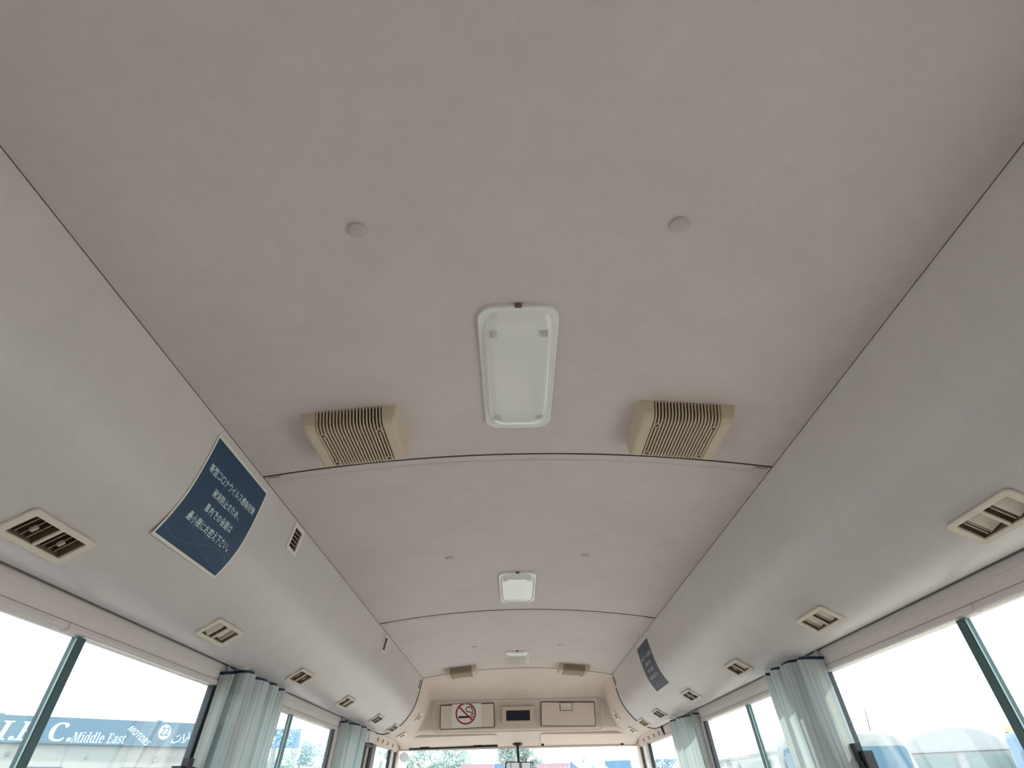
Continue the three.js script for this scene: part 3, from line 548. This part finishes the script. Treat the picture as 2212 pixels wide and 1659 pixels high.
// ------------------------------------------------------------------ outside
const GROUND = -0.65;
const plane = new THREE.PlaneGeometry(240, 240).rotateX(-Math.PI / 2); { const uv = plane.attributes.uv; for (let i = 0; i < uv.count; i++) uv.setXY(i, uv.getX(i) * 60, uv.getY(i) * 60); }
struct('ground', plane.translate(0, GROUND, -30), std(L(0.3, 0.285, 0.265), 0.95, { map: asphalt }));   // tarmac of the yard, kept dark to lower the bounce from the left
{ const g = box(70, 0.03, 110, 36.4, GROUND - 0.011, -30), uv = g.attributes.uv; for (let i = 0; i < uv.count; i++) uv.setXY(i, uv.getX(i) * 18, uv.getY(i) * 28); struct('bounce_apron', g, std(L(0.5, 0.475, 0.43), 0.95, { map: asphalt })); }   // unseen pale slab, added to bounce more light in from the right
{ // showroom with a long sign band
  const g = thing('showroom_building', 'long pale showroom building under a blue sign band', 'building');
  const A = new THREE.Vector3(-23.39, 0, -30.22), e = new THREE.Vector3(0.7647, 0, -0.6444);
  g.position.copy(A); g.rotation.y = Math.atan2(0.6444, 0.7647);
  const T = EYE + 3.5, B = EYE + 2.42, pale = std(L(0.37, 0.38, 0.365), 0.85, { map: rep(mottle, 0.3) });
  mesh('wall', box(25, B - GROUND, 0.3, -1.5, (B + GROUND) / 2, -0.3), pale, g);
  mesh('roof_block', box(25, 0.3, 8, -1.5, T - 0.25, -4.3), pale, g);
  for (const s of [-7, 3.05]) mesh('wall_joint', box(0.06, B - GROUND, 0.02, s, (B + GROUND) / 2, -0.15), std(L(0.3, 0.3, 0.29), 0.9), g);
  for (const [s, y, r] of [[0.85, 2.0, 0.09], [3.95, 1.9, 0.06], [6.95, 1.88, 0.125]]) mesh('wall_outlet', new THREE.CylinderGeometry(r, r, 0.06, 24).rotateX(Math.PI / 2).translate(s, EYE + y, -0.14), std(L(0.22, 0.25, 0.24), 0.8), g);
  for (const [a, b] of [[1.75, 3.1], [5.55, 8.1], [9.0, 10.4]]) { const f = mesh('shop_window', box(b - a, 2.1, 0.1, (a + b) / 2, EYE + 0.47, -0.12), std(L(0.06, 0.09, 0.12), 0.4), g); mesh('pane', box(b - a - 0.16, 1.9, 0.02, (a + b) / 2, EYE + 0.45, -0.06), phys(L(0.05, 0.08, 0.1), 0.05), f); }
  const c = canvas(2048, 220), x = c.getContext('2d'), k = 2048 / 10, S = (s) => (s + 0.4) * k, Yp = (y) => (3.5 - y) / 1.08 * 220;
  x.fillStyle = '#536d7d'; x.fillRect(0, 0, 2048, 220);
  x.fillStyle = '#a9b8cc';
  const put = (text, font, s, y, skew, sx = 1, rot = 0) => { x.save(); x.translate(S(s), Yp(y)); x.rotate(rot); x.transform(sx, 0, -skew, 1, 0, 0); x.font = font; x.textAlign = 'left'; x.fillText(text, 0, 0); x.restore(); };
  put('I.', 'bold 214px serif', 0.06, 2.52, 0.2, 1.12);
  put('E.', 'bold 214px serif', 0.8, 2.515, 0.2, 0.95);
  put('C.', 'bold 214px serif', 1.98, 2.53, 0.12, 1.12);
  put('Middle', 'bold 118px serif', 3.03, 2.5, 0.16, 0.66);
  put('East', 'bold 118px serif', 4.5, 2.5, 0.16, 0.64);
  put('MOTORS', 'bold 76px sans-serif', 5.24, 3.12, 0.28, 0.84, 0.58);
  x.beginPath(); x.ellipse(S(7.0), Yp(3.05), 60, 68, 0, 0, Math.PI * 2); x.fill();
  x.fillStyle = '#536d7d'; put('22', 'bold 106px sans-serif', 6.79, 2.89, 0.12, 0.7);
  x.strokeStyle = '#a9b8cc'; x.lineWidth = 12; x.lineCap = 'round'; x.lineJoin = 'round';
  const arab = (...pts) => { x.beginPath(); pts.forEach(([a, b], i) => (i ? x.lineTo(S(a - 0.27), Yp(b)) : x.moveTo(S(a - 0.27), Yp(b)))); x.stroke(); };
  arab([7.72, 2.72], [7.7, 2.62], [7.85, 2.6], [8.08, 2.7], [8.12, 2.84]); arab([7.9, 2.88], [7.93, 2.89]); arab([8.0, 2.92], [8.02, 2.93]);
  arab([8.22, 2.98], [8.26, 2.72]); arab([8.2, 2.62], [8.34, 2.66], [8.42, 2.84]); arab([8.46, 3.06], [8.5, 2.8], [9.5, 3.12]); arab([8.8, 2.6], [8.86, 2.6]); arab([9.0, 2.62], [9.06, 2.62]); arab([9.3, 3.05], [9.32, 2.88], [9.5, 2.9], [9.52, 3.06], [9.72, 2.92], [9.76, 3.08]); arab([8.55, 2.56], [9.4, 2.56]);
  const band = grid([-0.4, 9.6], [T - 1.08, T], (s, y) => new THREE.Vector3(s, y, 0.02), (s, y) => [(s + 0.4) / 10, (y - T + 1.08) / 1.08]);
  mesh('sign_band', box(25, 1.08, 0.3, -1.5, T - 0.54, -0.16), std(L(0.087, 0.153, 0.205), 0.6), g);
  mesh('sign_lettering', band, std(0xffffff, 0.6, { map: canvasTexture(c) }), g);
  for (const [s, w, h] of [[6.72, 0.28, 0.27], [0.05, 0.3, 0.3]]) { const u = thing('rooftop_unit', s > 1 ? 'small grey box on the showroom roof above MOTORS' : 'small grey box at the end of the showroom roof', 'roof unit'); u.position.copy(A).addScaledVector(e, s); u.rotation.y = g.rotation.y; mesh('casing', rbox(w, h, 0.3, 0.02, 0, T + h / 2 + 0.06, -0.4), std(L(0.42, 0.47, 0.46), 0.7), u); mesh('feet', box(w * 0.8, 0.1, 0.25, 0, T + 0.02, -0.4), std(L(0.3, 0.3, 0.3), 0.7), u); }
}
{ // white minibus parked ahead on the driver side, its blue-tinted end towards us
  const g = thing('white_minibus', 'white minibus with blue-tinted end window seen through latched window', 'minibus');
  const x0 = 3.66, x1 = 5.73, z0 = -10, z1 = -17, T = EYE + 0.7, sill = GROUND + 0.45;
  const paint = phys(L(0.33, 0.345, 0.35), 0.35), tint = phys(L(0.06, 0.15, 0.22), 0.12), clear = phys(L(0.22, 0.28, 0.28), 0.12), w = x1 - x0, cx = (x0 + x1) / 2;
  const s = new THREE.Shape(); const hw = w / 2; s.moveTo(-hw, sill); s.lineTo(hw, sill); s.lineTo(hw, EYE + 0.1); s.lineTo(hw - 0.09, EYE + 0.45); s.quadraticCurveTo(hw - 0.13, T - 0.03, hw - 0.42, T); s.lineTo(-hw + 0.42, T); s.quadraticCurveTo(-hw + 0.13, T - 0.03, -hw + 0.09, EYE + 0.45); s.lineTo(-hw, EYE + 0.1);
  mesh('body', new THREE.ExtrudeGeometry(s, { depth: 7, bevelEnabled: true, bevelSize: 0.06, bevelThickness: 0.08, bevelOffset: -0.06, bevelSegments: 4, curveSegments: 8 }).translate(cx, 0, z1), paint, g);
  const ws = new THREE.Shape(); ws.moveTo(-hw + 0.12, EYE - 0.5); ws.lineTo(hw - 0.12, EYE - 0.5); ws.lineTo(hw - 0.15, EYE + 0.44); ws.quadraticCurveTo(hw - 0.17, EYE + 0.5, hw - 0.24, EYE + 0.5); ws.lineTo(-hw + 0.24, EYE + 0.5); ws.quadraticCurveTo(-hw + 0.17, EYE + 0.5, -hw + 0.15, EYE + 0.44);
  mesh('end_window', new THREE.ExtrudeGeometry(ws, { depth: 0.03, bevelEnabled: false }).translate(cx, 0, z0 + 0.08), tint, g);
  for (let i = 0; i < 5; i++) { const f = mesh('side_window', box(0.02, 0.72, 1.16, x0 - 0.0, EYE + 0.06, z0 - 0.85 - i * 1.28).rotateZ(0), std(L(0.3, 0.33, 0.34), 0.5), g); mesh('pane', box(0.02, 0.62, 1.06, x0 - 0.014, EYE + 0.06, z0 - 0.85 - i * 1.28), clear, f); }
  mesh('gutter', box(0.04, 0.03, 6.8, x0 + 0.04, EYE + 0.49, -13.5), std(L(0.55, 0.57, 0.58), 0.5), g);
  mesh('antenna', new THREE.CylinderGeometry(0.005, 0.008, 0.34, 8).rotateX(0.12).translate(5.36, T + 0.14, -10.3), M.black, g);
  for (const z of [z0 - 1.1, z1 + 1.4]) for (const x of [x0 + 0.1, x1 - 0.1]) mesh('wheel', new THREE.CylinderGeometry(0.37, 0.37, 0.2, 28).rotateZ(Math.PI / 2).translate(x, GROUND + 0.37, z), M.black, g);
}
{ // taller white coach behind it
  const g = thing('white_coach', 'white coach with domed roof between the minibus and the blue truck', 'coach');
  const c = polar(32.55, 20, 0), yaw = -32.55 * Math.PI / 180; g.position.set(c.x, 0, c.z); g.rotation.y = yaw;
  const T = EYE + 1.25, hw = 1.08, sill = GROUND + 0.45, s = new THREE.Shape(); s.moveTo(-hw, sill); s.lineTo(hw, sill); s.lineTo(hw, EYE + 0.7); s.quadraticCurveTo(hw - 0.02, EYE + 0.95, hw * 0.55, T - 0.1); s.quadraticCurveTo(hw * 0.2, T, 0, T); s.quadraticCurveTo(-hw * 0.5, T - 0.02, -hw, EYE + 0.95);
  mesh('body', new THREE.ExtrudeGeometry(s, { depth: 7, bevelEnabled: true, bevelSize: 0.05, bevelThickness: 0.06, bevelOffset: -0.05, bevelSegments: 3, curveSegments: 10 }).translate(0, 0, -7), phys(L(0.4, 0.41, 0.42), 0.3), g);
  mesh('drip_rail', box(2.1, 0.05, 0.05, 0, EYE + 0.73, 0.08), std(L(0.38, 0.39, 0.4), 0.5), g);
  for (const [a, b] of [[-0.98, -0.1], [0.1, 0.98]]) { const f = mesh('end_window', box(b - a, 1.0, 0.04, (a + b) / 2, EYE + 0.17, 0.07), std(L(0.28, 0.31, 0.31), 0.5), g); mesh('pane', box(b - a - 0.12, 0.88, 0.02, (a + b) / 2, EYE + 0.16, 0.1), phys(L(0.22, 0.29, 0.28), 0.12), f); }
  for (const x of [-0.85, 0.85]) mesh('wheel', new THREE.CylinderGeometry(0.4, 0.4, 0.22, 28).rotateZ(Math.PI / 2).translate(x, GROUND + 0.4, -1.3), M.black, g);
}
{ // light blue truck at the edge
  const g = thing('blue_truck', 'light blue truck with an orange beacon beside the white coach', 'truck');
  const c = polar(39.6, 15, 0); g.position.set(c.x, 0, c.z); g.rotation.y = -38 * Math.PI / 180;
  const T = EYE + 0.79, blue = phys(L(0.16, 0.26, 0.38), 0.4);
  mesh('cab', rbox(2.2, T - GROUND - 0.5, 2.2, 0.12, 0, (T + GROUND + 0.5) / 2, -1.1, 4), blue, g);
  mesh('cargo_box', rbox(2.2, 1.95, 4.5, 0.05, 0.1, EYE - 0.04, -4.6), phys(L(0.27, 0.33, 0.39), 0.4), g);
  mesh('windscreen', rbox(1.9, 0.75, 0.04, 0.02, 0, EYE + 0.12, 0.01), phys(L(0.1, 0.15, 0.2), 0.1), g);
  const b = mesh('beacon', new THREE.CylinderGeometry(0.07, 0.085, 0.12, 20).translate(-0.98, T + 0.05, -0.35), phys(L(0.85, 0.5, 0.22), 0.3), g);
  mesh('beacon_base', new THREE.CylinderGeometry(0.09, 0.09, 0.03, 20).translate(-0.98, T - 0.005, -0.35), M.black, b);
  for (const x of [-0.95, 0.95]) for (const z of [-1.0, -5.2]) mesh('wheel', new THREE.CylinderGeometry(0.45, 0.45, 0.24, 28).rotateZ(Math.PI / 2).translate(x, GROUND + 0.45, z), M.black, g);
}
{ // tall roadside sign on a pole
  const g = thing('pole_sign', 'tall blue picture sign on a pole beyond the second window', 'sign');
  const c = polar(-19, 25, 0); g.position.set(c.x, 0, c.z); g.rotation.y = 0.33;
  const cv = canvas(512, 300), x = cv.getContext('2d'); x.fillStyle = '#6f97ad'; x.fillRect(0, 0, 512, 300); let q = 0;
  for (const col of ['#d6e6ef', '#4d7c93', '#c2dbe6', '#8fb6c6', '#3f6f86', '#e2eef4', '#7fa5bb']) for (let i = 0; i < 9; i++) { x.fillStyle = col; x.beginPath(); x.ellipse(130 + rnd() * 270, 40 + rnd() * 220, 6 + rnd() * 22, 4 + rnd() * 16, rnd() * 3, 0, 7); x.fill(); }
  x.fillStyle = '#5f8aa3'; x.fillRect(430, 0, 82, 300);
  mesh('board', box(1.25, 0.56, 0.12, 0, EYE + 1.81, 0), std(L(0.16, 0.3, 0.4), 0.6), g);
  mesh('print', new THREE.PlaneGeometry(1.23, 0.54).translate(0, EYE + 1.81, 0.065), std(0xffffff, 0.6, { map: canvasTexture(cv) }), g);
  mesh('pole', new THREE.CylinderGeometry(0.08, 0.1, EYE + 1.53 - GROUND, 16).translate(-0.2, (EYE + 1.53 + GROUND) / 2, 0), std(L(0.3, 0.33, 0.34), 0.6), g);
}
// trees: a trunk and a crown of many small leaf faces
function tree(az, dist, top, rx, ry, leaves, color, label) {
  const g = thing('tree', label, 'tree', 'trees along the road'), c = polar(az, dist, 0), base = GROUND; g.position.set(c.x, base, c.z);
  const H = EYE + top - base, pos = [], cy = H - ry;
  const leaf = [[0, 0.5], [0.22, 0], [0, -0.5], [-0.22, 0]], blobs = Array.from({ length: 26 }, () => { const a = rnd() * 6.283, u = rnd() * 2 - 1, r = Math.sqrt(1 - u * u) * 0.72; return [Math.cos(a) * r * rx, u * 0.72 * ry, Math.sin(a) * r * rx, 0.24 + rnd() * 0.22]; });
  const v = new THREE.Vector3(), qn = new THREE.Quaternion(), eu = new THREE.Euler();
  for (let i = 0; i < leaves * 2; i++) {
    const b = blobs[(rnd() * blobs.length) | 0], k = b[3] * Math.min(rx, ry) * Math.cbrt(0.2 + 0.8 * rnd()), a = rnd() * 6.283, u = rnd() * 2 - 1, r = Math.sqrt(1 - u * u);
    const p = [b[0] + Math.cos(a) * r * k, cy + b[1] + u * k, b[2] + Math.sin(a) * r * k], size = 0.07 + rnd() * 0.08; qn.setFromEuler(eu.set(rnd() * 6.28, rnd() * 6.28, rnd() * 6.28));
    const q = leaf.map(([x, y]) => v.set(x * size, y * size, 0).applyQuaternion(qn).toArray().map((w, j) => w + p[j]));
    for (const j of [0, 1, 2, 0, 2, 3]) pos.push(...q[j]);
  }
  const f = new THREE.BufferGeometry(); f.setAttribute('position', new THREE.Float32BufferAttribute(pos, 3)); f.computeVertexNormals();
  mesh('foliage', f, phys(color, 0.9, { transmission: 0.35, thickness: 0 }), g);
  mesh('trunk', new THREE.TubeGeometry(new THREE.CatmullRomCurve3([new THREE.Vector3(0, 0, 0), new THREE.Vector3(0.08, cy * 0.5, 0.05), new THREE.Vector3(-0.05, cy, 0)]), 10, 0.13, 9), std(L(0.2, 0.15, 0.11), 0.9), g);
  for (let i = 0; i < 4; i++) { const b = blobs[i]; mesh('branch', new THREE.TubeGeometry(new THREE.CatmullRomCurve3([new THREE.Vector3(0, cy * 0.75, 0), new THREE.Vector3(b[0] * 0.4, cy * 0.9, b[2] * 0.4), new THREE.Vector3(b[0], cy + b[1], b[2])]), 6, 0.05, 7), std(L(0.2, 0.15, 0.11), 0.9), g); }
}
const leafA = L(0.4, 0.5, 0.47), leafB = L(0.44, 0.53, 0.5);
tree(-17.6, 30, 2.1, 1.7, 1.5, 7000, leafA, 'pale green round tree beyond the second window');
tree(-14.0, 33, 1.7, 1.1, 1.1, 5000, leafB, 'pale green tree seen between second window frame and curtain');
tree(-6.6, 27, 2.7, 1.75, 2.0, 9000, leafA, 'broad pale tree behind the windscreen below the sticker door');
tree(0.2, 30, 3.2, 1.15, 2.2, 8000, leafB, 'tall pale tree behind the rear-view mirror');
tree(-10.9, 24, 2.2, 1.2, 1.5, 5000, leafB, 'small pale tree seen past the door glass');
// boards along the road ahead
function hoarding(a0, a1, dist, top, color, label, script) {
  const g = thing('hoarding', label, 'hoarding', 'boards along the road'), A = polar(a0, dist, 0), B = polar(a1, dist, 0), w = A.distanceTo(B); g.position.set((A.x + B.x) / 2, 0, (A.z + B.z) / 2); g.rotation.y = Math.atan2(-(B.z - A.z), B.x - A.x);
  mesh('board', box(w, 1.1, 0.1, 0, EYE + top - 0.55, 0), std(color, 0.7), g);
  for (const x of [-w / 2 + 0.08, w / 2 - 0.08]) mesh('post', box(0.08, EYE + top - 0.2 - GROUND, 0.08, x, (EYE + top - 0.2 + GROUND) / 2, -0.1), std(L(0.4, 0.4, 0.4), 0.6), g);
  if (script) {
    const pts = []; for (let i = 0; i <= 60; i++) { const t = i / 60; pts.push(new THREE.Vector3((t - 0.5) * w * 0.8, EYE + top - 0.26 + 0.13 * Math.sin(t * 34) * (0.6 + 0.4 * Math.sin(t * 9)), 0.06)); }
    mesh('lettering', new THREE.TubeGeometry(new THREE.CatmullRomCurve3(pts), 160, 0.03, 6), std(L(0.85, 0.85, 0.88), 0.6), g);
  }
}
hoarding(-4.57, -1.93, 24, 0.94, L(0.42, 0.25, 0.29), 'pink roadside board with white script, below the trees', true);
hoarding(-1.9, -1.1, 24, 0.94, L(0.14, 0.22, 0.36), 'narrow blue board next to the mirror housing', false);
hoarding(1.6, 4.28, 24, 0.92, L(0.42, 0.27, 0.31), 'pink roadside board with white script, right beside the mirror and narrow blue panel', true);
hoarding(4.33, 5.4, 24, 0.94, L(0.15, 0.23, 0.37), 'blue roadside panel beside the slanted white board', false);
hoarding(7.2, 13.2, 22, 0.87, L(0.11, 0.22, 0.36), 'wide bright blue board past the slanted white board', false);
{
  const g = thing('slanted_board', 'slanted white board with green marks between the blue boards', 'board'); const c = polar(6.4, 21, 0); g.position.set(c.x, 0, c.z); g.rotation.y = -0.11;
  const p = mesh('panel', box(1.3, 0.5, 0.06).rotateZ(-0.62).translate(0, EYE + 0.62, 0), std(L(0.8, 0.83, 0.82), 0.6), g);
  for (const [x, y] of [[-0.34, 0.86], [-0.1, 0.66], [0.12, 0.5]]) mesh('mark', box(0.05, 0.13, 0.01).rotateZ(-0.62).translate(x, EYE + y, 0.035), std(L(0.2, 0.5, 0.42), 0.6), p);
  mesh('leg', box(0.08, EYE + 0.6 - GROUND, 0.08, 0, (EYE + 0.6 + GROUND) / 2, -0.08), std(L(0.4, 0.4, 0.4), 0.6), g);
  const f = thing('far_building', 'faint lilac flat-roofed building far behind the blue board', 'building'), d = polar(8.32, 60, 0); f.position.set(d.x, 0, d.z); f.rotation.y = -0.14;
  mesh('wall', box(1.32, EYE + 2.72 - GROUND, 3, 0, (EYE + 2.72 + GROUND) / 2, 0), std(L(0.62, 0.62, 0.72), 0.9), f);
  mesh('parapet', box(1.36, 0.1, 3.04, 0, EYE + 2.72, 0), std(L(0.55, 0.55, 0.66), 0.9), f);
  mesh('mast', box(0.06, 0.3, 0.06, 0, EYE + 2.9, 0), std(L(0.4, 0.4, 0.5), 0.9), f);
}
renderer.render(scene, camera);
